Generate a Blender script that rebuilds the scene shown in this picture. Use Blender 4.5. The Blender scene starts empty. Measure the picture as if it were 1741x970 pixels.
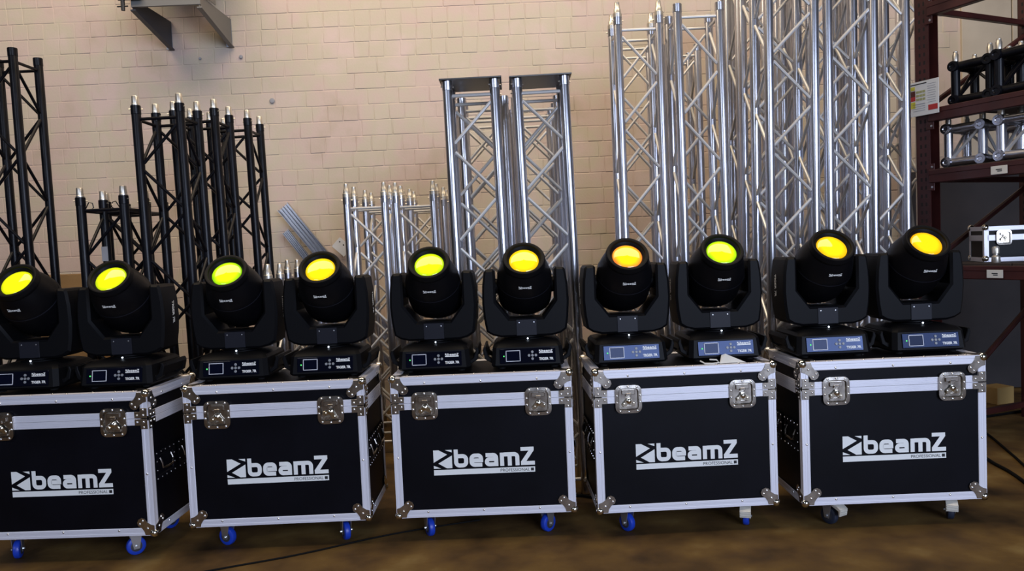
import bpy, math, random
from mathutils import Matrix, Vector, Euler
R = random.Random(7)
PI = math.pi
scene = bpy.context.scene
col = scene.collection

# ------------------------------------------------------------------ camera, world, lights, exposure
cam = bpy.data.cameras.new('camera')
cam.sensor_width = 36.0
cam.lens = 1300 / 1741 * 36.0
cam.clip_end = 100
camo = bpy.data.objects.new('camera', cam)
col.objects.link(camo)
camo.matrix_world = Matrix.Translation((0, 0, 1.2987)) @ Matrix.Rotation(PI / 2 - 0.05, 4, 'X') @ Matrix.Rotation(-0.0432, 4, 'Z')
scene.camera = camo

world = bpy.data.worlds.new('hall')
scene.world = world
world.use_nodes = True
bg = world.node_tree.nodes['Background']
bg.inputs[0].default_value = (0.62, 0.64, 0.72, 1)
bg.inputs[1].default_value = 0.05


def area(name, loc, target, sx, sy, power, color):
    l = bpy.data.lights.new(name, 'AREA')
    l.shape = 'RECTANGLE'
    l.size, l.size_y = sx, sy
    l.energy = power
    l.color = color
    o = bpy.data.objects.new(name, l)
    col.objects.link(o)
    o.location = loc
    o.rotation_euler = (Vector(target) - Vector(loc)).to_track_quat('-Z', 'Y').to_euler()
    return o


# open loading door behind the photographer on the right, unseen soft daylight on the left, warm hall lamps overhead
area('loading_door_daylight', (3.4, -5.5, 2.7), (0.5, 4.5, 1.3), 4.4, 3.4, 640, (0.66, 0.76, 1.0))
area('right_window_daylight', (6.9, -5.0, 3.3), (1.0, 4.5, 1.2), 3.0, 2.2, 130, (0.58, 0.70, 1.0))
area('left_soft_daylight', (-5.0, -4.5, 5.0), (-0.5, 5, 1.6), 3.0, 2.0, 130, (0.70, 0.80, 1.0))
area('hall_lamp_row', (-0.6, 3.6, 5.6), (-0.6, 5.6, 1.6), 8.0, 2.0, 270, (1.0, 0.82, 0.60))

scene.view_settings.view_transform = 'Standard'
scene.view_settings.look = 'None'
scene.view_settings.gamma = 1.0
scene.view_settings.use_curve_mapping = False
scene.view_settings.exposure = 0.0

# ------------------------------------------------------------------ materials
M = {}


def mat(name, base, rough=0.5, metal=0.0, spec=0.5, coat=0.0, emit=None, estr=0.0):
    m = bpy.data.materials.new(name)
    m.use_nodes = True
    b = m.node_tree.nodes['Principled BSDF']
    b.inputs['Base Color'].default_value = (*base, 1)
    b.inputs['Roughness'].default_value = rough
    b.inputs['Metallic'].default_value = metal
    b.inputs['Specular IOR Level'].default_value = spec
    b.inputs['Coat Weight'].default_value = coat
    if emit:
        b.inputs['Emission Color'].default_value = (*emit, 1)
        b.inputs['Emission Strength'].default_value = estr
    M[name] = m
    return m


def nd(m, typ, **kw):
    n = m.node_tree.nodes.new(typ)
    for k, v in kw.items():
        if k.startswith('i_'):
            n.inputs[k[2:].replace('_', ' ')].default_value = v
        else:
            setattr(n, k, v)
    return n


def noise_color(m, stops, scale, detail=4.0, coord='Object', bump=0.0, bump_scale=None, rough_var=None, dist=0.02, stretch=None):
    """colour ramp over 3D noise; optional fine relief and gloss wear"""
    t = m.node_tree
    L = t.links
    b = t.nodes['Principled BSDF']
    if coord == 'Position':
        src = nd(m, 'ShaderNodeNewGeometry').outputs['Position']
    else:
        src = nd(m, 'ShaderNodeTexCoord').outputs[coord]
    if stretch:
        mp = nd(m, 'ShaderNodeMapping')
        mp.inputs['Scale'].default_value = stretch
        L.new(src, mp.inputs['Vector'])
        src = mp.outputs['Vector']
    n = nd(m, 'ShaderNodeTexNoise')
    n.inputs['Scale'].default_value = scale
    n.inputs['Detail'].default_value = detail
    L.new(src, n.inputs['Vector'])
    r = nd(m, 'ShaderNodeValToRGB')
    el = r.color_ramp.elements
    while len(el) < len(stops):
        el.new(0.5)
    for e, (p, c) in zip(el, stops):
        e.position = p
        e.color = (*c, 1)
    L.new(n.outputs['Fac'], r.inputs['Fac'])
    L.new(r.outputs['Color'], b.inputs['Base Color'])
    if bump:
        n2 = nd(m, 'ShaderNodeTexNoise')
        n2.inputs['Scale'].default_value = bump_scale or scale * 6
        n2.inputs['Detail'].default_value = 5
        L.new(src, n2.inputs['Vector'])
        bp = nd(m, 'ShaderNodeBump')
        bp.inputs['Strength'].default_value = bump
        bp.inputs['Distance'].default_value = dist
        L.new(n2.outputs['Fac'], bp.inputs['Height'])
        L.new(bp.outputs['Normal'], b.inputs['Normal'])
    if rough_var:
        mr = nd(m, 'ShaderNodeMapRange')
        mr.inputs['To Min'].default_value = rough_var[0]
        mr.inputs['To Max'].default_value = rough_var[1]
        L.new(n.outputs['Fac'], mr.inputs['Value'])
        L.new(mr.outputs['Result'], b.inputs['Roughness'])
    return r


noise_color(mat('wall_paint', (.6, .5, .4), .75, spec=.25),
            [(.28, (.50, .41, .31)), (.43, (.59, .46, .395)), (.56, (.56, .485, .37)), (.72, (.63, .495, .44))], 2.8, 4, 'Position', bump=.25, bump_scale=60, dist=.004)
noise_color(mat('plaster', (.5, .42, .33), .8, spec=.2),
            [(.3, (.40, .34, .26)), (.55, (.52, .45, .35)), (.8, (.60, .50, .40))], 1.6, 5, 'Position', bump=.2, bump_scale=40, dist=.004)
noise_color(mat('floor_concrete', (.1, .06, .03), .55, spec=.2),
            [(.30, (.026, .015, .006)), (.45, (.080, .044, .014)), (.58, (.125, .072, .020)), (.74, (.20, .135, .048))], 3.2, 10, 'Position', bump=.35, bump_scale=14, rough_var=(.55, .85), dist=.01)
noise_color(mat('aluminium', (.7, .7, .72), .28, 1.0),
            [(.3, (.50, .50, .54)), (.7, (.58, .58, .62))], 5, 3, 'Position', rough_var=(.27, .29))
noise_color(mat('brace_aluminium', (.7, .7, .7), .34, .55),
            [(.3, (.64, .63, .60)), (.7, (.74, .72, .69))], 6, 3, 'Position', rough_var=(.36, .44))
mat('coupler_steel', (.72, .67, .58), .36, .9)
noise_color(mat('truss_black', (.004, .004, .006), .32, 0, .22), [(.3, (.0025, .0025, .0035)), (.7, (.005, .005, .008))], 12, 3, 'Position', rough_var=(.26, .42))
mat('plate_steel', (.10, .095, .09), .4, .8)
noise_color(mat('laminate_black', (.006, .006, .009), .42, 0, .12), [(.3, (.0022, .0022, .0035)), (.7, (.0045, .0045, .0075))], 3, 3, 'Object', bump=.2, bump_scale=260, dist=.001)
mat('extrusion', (.78, .77, .83), .42, .30)
noise_color(mat('hardware_chrome', (.5, .47, .42), .24, 1.0), [(.3, (.40, .37, .34)), (.7, (.60, .56, .50))], 25, 3, 'Object', rough_var=(.16, .34))
mat('ball_chrome', (.80, .76, .66), .12, 1.0)
mat('rivet_steel', (.88, .88, .88), .2, .9)
mat('print_white', (.80, .80, .76), .5)
mat('print_black', (.01, .01, .012), .5)
mat('fixture_plastic', (.0036, .0036, .0044), .5, 0, .12)
mat('fixture_plate', (.013, .0135, .019), .45, 0, .2)
mat('fixture_rubber', (.008, .008, .008), .8, 0, .2)
mat('head_plastic', (.0028, .0028, .0038), .42, 0, .14)
mat('panel_gloss', (.003, .0035, .008), .06, 0, .30)
M['panel_gloss'].node_tree.nodes['Principled BSDF'].inputs['Specular Tint'].default_value = (.42, .55, 1, 1)
mat('screen_glass', (.003, .004, .012), .05, 0, .16)
M['screen_glass'].node_tree.nodes['Principled BSDF'].inputs['Specular Tint'].default_value = (.55, .65, 1, 1)
mat('screen_frame', (.55, .56, .60), .4)
mat('button_grey', (.22, .23, .24), .4)
mat('led_green', (.02, .2, .03), .4, emit=(.1, 1, .2), estr=1.2)
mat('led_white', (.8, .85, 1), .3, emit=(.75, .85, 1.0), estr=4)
mat('wheel_blue', (.010, .045, .42), .38)
mat('wheel_blue_shade', (.016, .022, .040), .45)  # shade put into the blue of the right-hand case's wheels
mat('wheel_core', (.03, .03, .035), .5)
mat('zinc', (.55, .56, .58), .3, .9)
mat('brake_white', (.72, .70, .62), .35, .4)
noise_color(mat('rack_red', (.085, .012, .010), .45), [(.3, (.028, .005, .0045)), (.7, (.055, .010, .008))], 6, 4, 'Position')
mat('rack_hole', (.006, .004, .004), .8)
mat('shelf_board', (.035, .022, .016), .7)
mat('tag_paper', (.62, .60, .55), .7)
mat('sign_white', (.66, .66, .64), .45)
mat('sign_yellow', (.55, .50, .05), .5)
mat('sign_red', (.42, .03, .03), .5)
mat('sign_brown', (.09, .02, .015), .5)
mat('sign_olive', (.36, .36, .16), .5)
mat('sign_grey', (.30, .30, .32), .5)
noise_color(mat('wall_shade', (.06, .05, .055), .6), [(.3, (.020, .017, .018)), (.7, (.040, .033, .034))], 3, 4, 'Position')  # dark tone standing in for shaded wall behind the rack
mat('bracket_grey', (.17, .165, .155), .5, .3)
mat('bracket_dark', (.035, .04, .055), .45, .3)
mat('bracket_zinc', (.30, .31, .34), .38, .7)
mat('clamp_black', (.012, .012, .013), .5)
mat('cable_black', (.004, .004, .004), .7, 0, .1)
noise_color(mat('cardboard', (.30, .17, .06), .8), [(.3, (.25, .14, .05)), (.7, (.36, .21, .08))], 5, 3, 'Object')
mat('paper_white', (.62, .60, .54), .7)
mat('wood_pale', (.42, .27, .09), .7)


def lens_mat(name, centre, edge, strength):
    """emissive lens: its colour runs from the middle to a fringe at the edge"""
    m = mat(name, (.03, .03, .01), .05, 0, .6)
    t = m.node_tree
    b = t.nodes['Principled BSDF']
    b.inputs['Coat Weight'].default_value = .22
    b.inputs['Coat Roughness'].default_value = .03
    tc = nd(m, 'ShaderNodeTexCoord')
    nz = nd(m, 'ShaderNodeTexNoise')
    nz.inputs['Scale'].default_value = 16
    nz.inputs['Detail'].default_value = 2
    t.links.new(tc.outputs['Object'], nz.inputs['Vector'])
    ln = nd(m, 'ShaderNodeVectorMath', operation='LENGTH')
    sep = nd(m, 'ShaderNodeSeparateXYZ')
    cmb = nd(m, 'ShaderNodeCombineXYZ')
    t.links.new(tc.outputs['Object'], sep.inputs[0])
    t.links.new(sep.outputs[0], cmb.inputs[0])
    t.links.new(sep.outputs[1], cmb.inputs[1])
    t.links.new(cmb.outputs[0], ln.inputs[0])
    mul = nd(m, 'ShaderNodeMath', operation='MULTIPLY_ADD')
    t.links.new(nz.outputs['Fac'], mul.inputs[0])
    mul.inputs[1].default_value = .022
    t.links.new(ln.outputs['Value'], mul.inputs[2])
    mr = nd(m, 'ShaderNodeMapRange')
    mr.inputs['From Min'].default_value = .056
    mr.inputs['From Max'].default_value = .078
    t.links.new(mul.outputs[0], mr.inputs['Value'])
    mx = nd(m, 'ShaderNodeMix', data_type='RGBA')
    mx.inputs[6].default_value = (*centre, 1)
    mx.inputs[7].default_value = (*edge, 1)
    t.links.new(mr.outputs['Result'], mx.inputs[0])
    t.links.new(mx.outputs[2], b.inputs['Emission Color'])
    b.inputs['Emission Strength'].default_value = strength
    return m


LENS = [((1, .96, .0), (.55, .62, .0)), ((.98, .98, .0), (.46, .62, .0)), ((.84, .98, .0), (.22, .60, .0)), ((1, .90, .0), (.86, .52, .0)),
        ((.95, .98, .0), (.40, .66, .0)), ((1, .86, .0), (.90, .50, .0)), ((1, .76, .0), (.90, .20, .03)), ((.92, .98, .0), (.28, .68, .0)),
        ((1, .78, .0), (.84, .42, .0)), ((1, .76, .0), (.82, .36, .0))]
for i, (a, b_) in enumerate(LENS):
    lens_mat('lens_glow_%d' % i, a, b_, 1.25)

# ------------------------------------------------------------------ mesh helpers


class MB:
    def __init__(s):
        s.v, s.f = [], []

    def add(s, v, f, mx=None):
        o = len(s.v)
        s.v += [tuple(mx @ Vector(p)) for p in v] if mx is not None else [tuple(p) for p in v]
        s.f += [tuple(i + o for i in q) for q in f]
        return s

    def box(s, c, d, ch=0.0, mx=None):
        x, y, z = (k / 2 for k in d)
        if not ch:
            v = [(c[0] + a * x, c[1] + b * y, c[2] + e * z) for a in (-1, 1) for b in (-1, 1) for e in (-1, 1)]
            f = [(0, 1, 3, 2), (4, 6, 7, 5), (0, 4, 5, 1), (2, 3, 7, 6), (0, 2, 6, 4), (1, 5, 7, 3)]
            return s.add(v, f, mx)
        ch = min(ch, .49 * min(d))
        idx, v = {}, []
        for a in (-1, 1):
            for b in (-1, 1):
                for e in (-1, 1):
                    for k in range(3):
                        p = [a * (x - ch), b * (y - ch), e * (z - ch)]
                        p[k] = (a * x, b * y, e * z)[k]
                        idx[(a, b, e, k)] = len(v)
                        v.append((c[0] + p[0], c[1] + p[1], c[2] + p[2]))
        f = []
        for k in range(3):
            for sg in (-1, 1):
                u, w = [q for q in range(3) if q != k]
                cs = []
                for (p, q) in ((-1, -1), (1, -1), (1, 1), (-1, 1)):
                    t = [0, 0, 0]
                    t[k], t[u], t[w] = sg, p, q
                    cs.append(idx[(t[0], t[1], t[2], k)])
                if (sg > 0) == (k == 1):
                    cs.reverse()
                f.append(tuple(cs))
        for k in range(3):
            u, w = [q for q in range(3) if q != k]
            for p in (-1, 1):
                for q in (-1, 1):
                    t0, t1 = [0] * 3, [0] * 3
                    t0[k], t1[k] = -1, 1
                    t0[u] = t1[u] = p
                    t0[w] = t1[w] = q
                    f.append((idx[(*t0, u)], idx[(*t1, u)], idx[(*t1, w)], idx[(*t0, w)]))
        for a in (-1, 1):
            for b in (-1, 1):
                for e in (-1, 1):
                    f.append(tuple(idx[(a, b, e, k)] for k in range(3)))
        return s.add(v, f, mx)

    def lathe(s, prof, n=24, mx=None, cap=True):
        """prof: (radius, z) list, revolved about z"""
        v, f = [], []
        for (r, z) in prof:
            for i in range(n):
                a = 2 * PI * i / n
                v.append((r * math.cos(a), r * math.sin(a), z))
        for k in range(len(prof) - 1):
            for i in range(n):
                j = (i + 1) % n
                f.append((k * n + i, k * n + j, (k + 1) * n + j, (k + 1) * n + i))
        if cap:
            f.append(tuple(reversed(range(n))))
            f.append(tuple(range((len(prof) - 1) * n, len(prof) * n)))
        return s.add(v, f, mx)

    def cyl(s, p0, p1, r, n=12, r2=None):
        p0, p1 = Vector(p0), Vector(p1)
        d = p1 - p0
        mx = Matrix.Translation(p0) @ d.to_track_quat('Z', 'Y').to_matrix().to_4x4()
        return s.lathe([(r, 0), (r if r2 is None else r2, d.length)], n, mx)

    def tube(s, pts, r, n=8):
        pts = [Vector(p) for p in pts]
        v, f = [], []
        for i, p in enumerate(pts):
            d = (pts[min(i + 1, len(pts) - 1)] - pts[max(i - 1, 0)]).normalized()
            up = Vector((0, 0, 1)) if abs(d.z) < .9 else Vector((1, 0, 0))
            a = d.cross(up).normalized()
            b = d.cross(a)
            for k in range(n):
                t = 2 * PI * k / n
                v.append(p + a * r * math.cos(t) + b * r * math.sin(t))
        for i in range(len(pts) - 1):
            for k in range(n):
                j = (k + 1) % n
                f.append((i * n + k, i * n + j, (i + 1) * n + j, (i + 1) * n + k))
        f.append(tuple(reversed(range(n))))
        f.append(tuple(range((len(pts) - 1) * n, len(pts) * n)))
        return s.add(v, f)

    def prism(s, poly, y0, y1, ch=0.0, mx=None, plane='xz'):
        """polygon (2D, counter-clockwise) extruded; plane xz along y, yz along x, xy along z; chamfered rims"""
        n = len(poly)

        def inset(d):
            out = []
            for i in range(n):
                p, q, t = Vector(poly[i - 1]), Vector(poly[i]), Vector(poly[(i + 1) % n])
                e0, e1 = (q - p).normalized(), (t - q).normalized()
                n0, n1 = Vector((-e0.y, e0.x)), Vector((-e1.y, e1.x))
                b = n0 + n1
                if b.length < 1e-6:
                    b = n0.copy()
                k = b.normalized()
                out.append(q + k * (d / max(.35, k.dot(n0))))
            return out
        put = {'xz': lambda p, y: (p[0], y, p[1]), 'yz': lambda p, y: (y, p[0], p[1]), 'xy': lambda p, y: (p[0], p[1], y)}[plane]
        ring = []
        if ch:
            i_ = inset(ch)
            ring = [(i_, y0), (poly, y0 + ch), (poly, y1 - ch), (i_, y1)]
        else:
            ring = [(poly, y0), (poly, y1)]
        v = [put(p, y) for (pl, y) in ring for p in pl]
        f = []
        for k in range(len(ring) - 1):
            for i in range(n):
                j = (i + 1) % n
                f.append((k * n + i, k * n + j, (k + 1) * n + j, (k + 1) * n + i))
        f.append(tuple(reversed(range(n))))
        f.append(tuple(range((len(ring) - 1) * n, len(ring) * n)))
        return s.add(v, f, mx)

    def loft(s, levels, c=.02, mx=None):
        """levels: (z, half_x, y0, y1) rings with cut corners"""
        v, f = [], []
        for (z, h, y0, y1) in levels:
            for (x, y) in ((-h + c, y0), (h - c, y0), (h, y0 + c), (h, y1 - c), (h - c, y1), (-h + c, y1), (-h, y1 - c), (-h, y0 + c)):
                v.append((x, y, z))
        for k in range(len(levels) - 1):
            for i in range(8):
                j = (i + 1) % 8
                f.append((k * 8 + i, k * 8 + j, (k + 1) * 8 + j, (k + 1) * 8 + i))
        f.append(tuple(reversed(range(8))))
        f.append(tuple(range((len(levels) - 1) * 8, len(levels) * 8)))
        return s.add(v, f, mx)

    def stroke(s, pts, w, z=0.0, th=.001):
        """thick 2D line in the xz plane, facing -y; z offsets it forward"""
        raw = [Vector(p) for p in pts]
        pts = [p for i, p in enumerate(raw) if i == 0 or (p - raw[i - 1]).length > 1e-3]
        n = len(pts)
        L, Rr = [], []
        for i in range(n):
            a = (pts[i] - pts[i - 1]).normalized() if i else (pts[1] - pts[0]).normalized()
            b = (pts[i + 1] - pts[i]).normalized() if i < n - 1 else a
            na, nb = Vector((-a.y, a.x)), Vector((-b.y, b.x))
            k = (na + nb).normalized()
            q = k * (w / 2 / max(.5, k.dot(na)))
            L.append(pts[i] + q)
            Rr.append(pts[i] - q)
        v = [(p.x, -z, p.y) for p in L] + [(p.x, -z, p.y) for p in Rr]
        f = [(i, n + i, n + i + 1, i + 1) for i in range(n - 1)]
        return s.add(v, f)

    def mesh(s, name, m, smooth=35):
        me = bpy.data.meshes.new(name)
        me.from_pydata(s.v, [], s.f)
        me.materials.append(M[m])
        if smooth:
            me.polygons.foreach_set('use_smooth', [True] * len(me.polygons))
            me.set_sharp_from_angle(angle=math.radians(smooth))
        me.update()
        return me


def tag(o, label=None, cat=None, group=None, kind=None):
    for k, v in (('label', label), ('category', cat), ('group', group), ('kind', kind)):
        if v:
            o[k] = v
    return o


def obj(name, me, parent=None, loc=(0, 0, 0), rot=None):
    o = bpy.data.objects.new(name, me)
    col.objects.link(o)
    o.parent = parent
    o.location = loc
    if rot is not None:
        if isinstance(rot, Matrix):
            o.rotation_euler = rot.to_euler()
        else:
            o.rotation_euler = rot
    return o


def empty(name, loc, rot=(0, 0, 0)):
    o = bpy.data.objects.new(name, None)
    col.objects.link(o)
    o.empty_display_size = .1
    o.location = loc
    o.rotation_euler = rot
    return o


def text_mesh(txt, size, m, name='lettering', bold=0.0, width=None):
    cu = bpy.data.curves.new('txt', 'FONT')
    cu.body = txt
    cu.size = size
    cu.offset = bold
    cu.align_x = 'CENTER'
    cu.align_y = 'CENTER'
    cu.resolution_u = 3
    t = bpy.data.objects.new('txt', cu)
    col.objects.link(t)
    dg = bpy.context.evaluated_depsgraph_get()
    me = bpy.data.meshes.new_from_object(t.evaluated_get(dg))
    bpy.data.objects.remove(t)
    bpy.data.curves.remove(cu)
    xs = [v.co.x for v in me.vertices]
    ys = [v.co.y for v in me.vertices]
    cx, cy, w = (max(xs) + min(xs)) / 2, (max(ys) + min(ys)) / 2, max(xs) - min(xs)
    k = (width / w) if width else 1.0
    for v in me.vertices:
        v.co = ((v.co.x - cx) * k, 0, (v.co.y - cy) * (k if width else 1))   # in the xz plane, facing -y
    me.materials.clear()
    me.materials.append(M[m])
    me.name = name
    return me


def arc(cx, cy, r, a0, a1, n=5):
    return [(cx + r * math.cos(math.radians(a0 + (a1 - a0) * i / n)), cy + r * math.sin(math.radians(a0 + (a1 - a0) * i / n))) for i in range(n + 1)]


def logo_mesh(width, name, m):
    """white emblem, lower-case word and bar; 1500 units wide, origin in the middle"""
    b = MB()
    E0 = 100

    def poly(p):
        b.add([(x, 0, y + E0) for x, y in p], [tuple(range(len(p)))])
    poly([(0, 275), (0, 90), (205, 205), (80, 275)])
    poly([(175, 275), (275, 235), (275, 275)])
    poly([(275, 190), (70, 75), (195, 0), (275, 0)])
    poly([(0, 45), (0, 0), (110, 0)])
    b.add([(0, 0, 0), (1500, 0, 0), (1500, 0, 80), (0, 0, 80)], [(0, 1, 2, 3)])
    w = 60
    yo = 105

    def st(x0, pts, z=0.0):
        b.stroke([(x + x0, y + yo) for x, y in pts], w, z)
    # b
    st(305, [(30, 272), (30, 80)] + arc(80, 80, 50, 180, 270) + arc(128, 80, 50, 270, 360) + arc(128, 120, 50, 0, 90) + [(58, 170)])
    # e
    st(533, [(188, 30), (80, 30)] + arc(80, 80, 50, 270, 180) + arc(80, 120, 50, 180, 90) + arc(126, 124, 46, 90, 0) + [(172, 98), (55, 98)])
    # a
    st(757, [(18, 170), (120, 170)] + arc(126, 124, 46, 90, 0) + [(172, 0)])
    st(757, [(146, 108), (75, 108)] + arc(72, 69, 39, 90, 270, 8) + [(146, 30)], .3)
    # m
    st(985, [(30, 0), (30, 198)])
    st(985, [(58, 170), (212, 170)] + arc(212, 124, 46, 90, 0) + [(258, 0)], .3)
    st(985, [(144, 0), (144, 142)], .6)
    # z
    b.stroke([(1295, 242 + yo), (1490, 242 + yo)], 56)
    b.stroke([(1462, 230 + yo), (1325, 42 + yo)], 62, .3)
    b.stroke([(1295, 29 + yo), (1500, 29 + yo)], 58, .6)
    k = width / 1500
    b.v = [((x - 750) * k, y * k, (z - 190) * k) for x, y, z in b.v]
    return b.mesh(name, m, 0)


# ------------------------------------------------------------------ the setting
# floor
floor = obj('floor', MB().box((0, 3, -.05), (16, 14, .1)).mesh('floor', 'floor_concrete', 0))
tag(floor, 'stained brown concrete floor of the hall', None, None, 'structure')

WY = 6.25                                             # face of the brick wall
wall = obj('wall_back', MB().box((-1.2, WY + .1026, 2.4), (9.8, .2, 4.8)).mesh('wall_mortar', 'wall_paint', 0))
tag(wall, 'cream painted brick wall behind the trusses', None, None, 'structure')
pier = obj('wall_right', MB().box((5.35, WY + .104, 2.4), (3.3, .2, 4.8)).mesh('wall_right', 'plaster', 0))
tag(pier, 'plastered wall section behind the red rack', None, None, 'structure')
for k, (x0, x1) in enumerate(((3.70, 4.10), (4.11, 4.75), (4.76, 5.6))):
    obj('wall_panel', MB().box(((x0 + x1) / 2, WY - .004, 2.4), (x1 - x0, .03, 4.8), .004).mesh('wall_panel', 'plaster'), pier)


def brick_mesh(w, h, d, seed, name='brick'):
    r = random.Random(seed)
    b = MB().box((0, 0, 0), (w, d, h), .0032)
    b.v = [(x + r.uniform(-.0022, .0022), y + (r.uniform(-.0008, .0008) if y < 0 else 0), z + r.uniform(-.0016, .0016)) for x, y, z in b.v]
    return b


BH, GAP = .125, .0052
brick_lib = {}
for kind, w in (('s', .25), ('h', .125)):
    brick_lib[kind] = [brick_mesh(w - GAP, BH - GAP, .03, 10 * i + len(kind)).mesh('brick', 'wall_paint', 25) for i in range(4)]
OPEN = [(-3.60, -3.00, 1.80, 3.46), (-3.02, -0.48, 2.45, 3.46), (-1.90, -1.30, 1.20, 2.60), (-1.32, -0.50, 1.75, 2.60), (-0.50, 0.90, 2.55, 3.40), (0.58, 0.86, 1.30, 2.70)]
singles, rest = [], MB()
for row in range(38):
    z = BH * (row + .5)
    header = row % 2 == 1
    if row in (6, 13, 21, 24):
        header = not header
    w = .125 if header else .25
    x = -6.1 + R.uniform(0, w) * .4 + (.0 if header else .06)
    while x + w < 3.69:
        cx = x + w / 2
        dy = R.choice((-.0010, -.0004, .0004, .0010)) if R.random() < .85 else .0022
        vis = any(a < cx < b and c < z < d for a, b, c, d in OPEN)
        if vis:
            singles.append((cx, WY + .0145 + dy, z, header))
        else:
            rest.box((cx, WY + .0145 + dy, z), (w - GAP, .03, BH - GAP), .0032)
        x += w
        if not header and R.random() < .06:          # an odd half brick
            w2 = .125
            singles.append((x + w2 / 2, WY + .0145, z, True)) if vis else rest.box((x + w2 / 2, WY + .0145, z), (w2 - GAP, .03, BH - GAP), .0032)
            x += w2
singles.sort(key=lambda s: (s[3], abs(s[0] + 1.2)))
for i, (x, y, z, header) in enumerate(singles):
    if i < 300:
        obj('brick', R.choice(brick_lib['h' if header else 's']), wall, (x, y, z), (0, R.uniform(-.004, .004), R.uniform(-.006, .006)))
    else:
        rest.box((x, y, z), ((.125 if header else .25) - GAP, .03, BH - GAP), .0032)
tag(obj('bricks', rest.mesh('bricks', 'wall_paint', 25), wall), None, None, None, 'stuff')
# plugs and drill holes in the wall
for (x, z, r) in ((-1.87, 2.56, .022), (-2.43, 2.92, .012), (-2.10, 2.92, .016), (-2.86, 2.27, .018)):
    obj('wall_plug', MB().lathe([(r, 0), (r * .8, .006), (r * .3, .007)], 12, Matrix.Translation((x, WY - .008, z)) @ Matrix.Rotation(PI / 2, 4, 'X')).mesh('wall_plug', 'sign_grey'), wall)

# ------------------------------------------------------------------ flight cases
CW, CD, CH, CZ = .80, .46, .63, .11
SEAM = CH - .115


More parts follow.
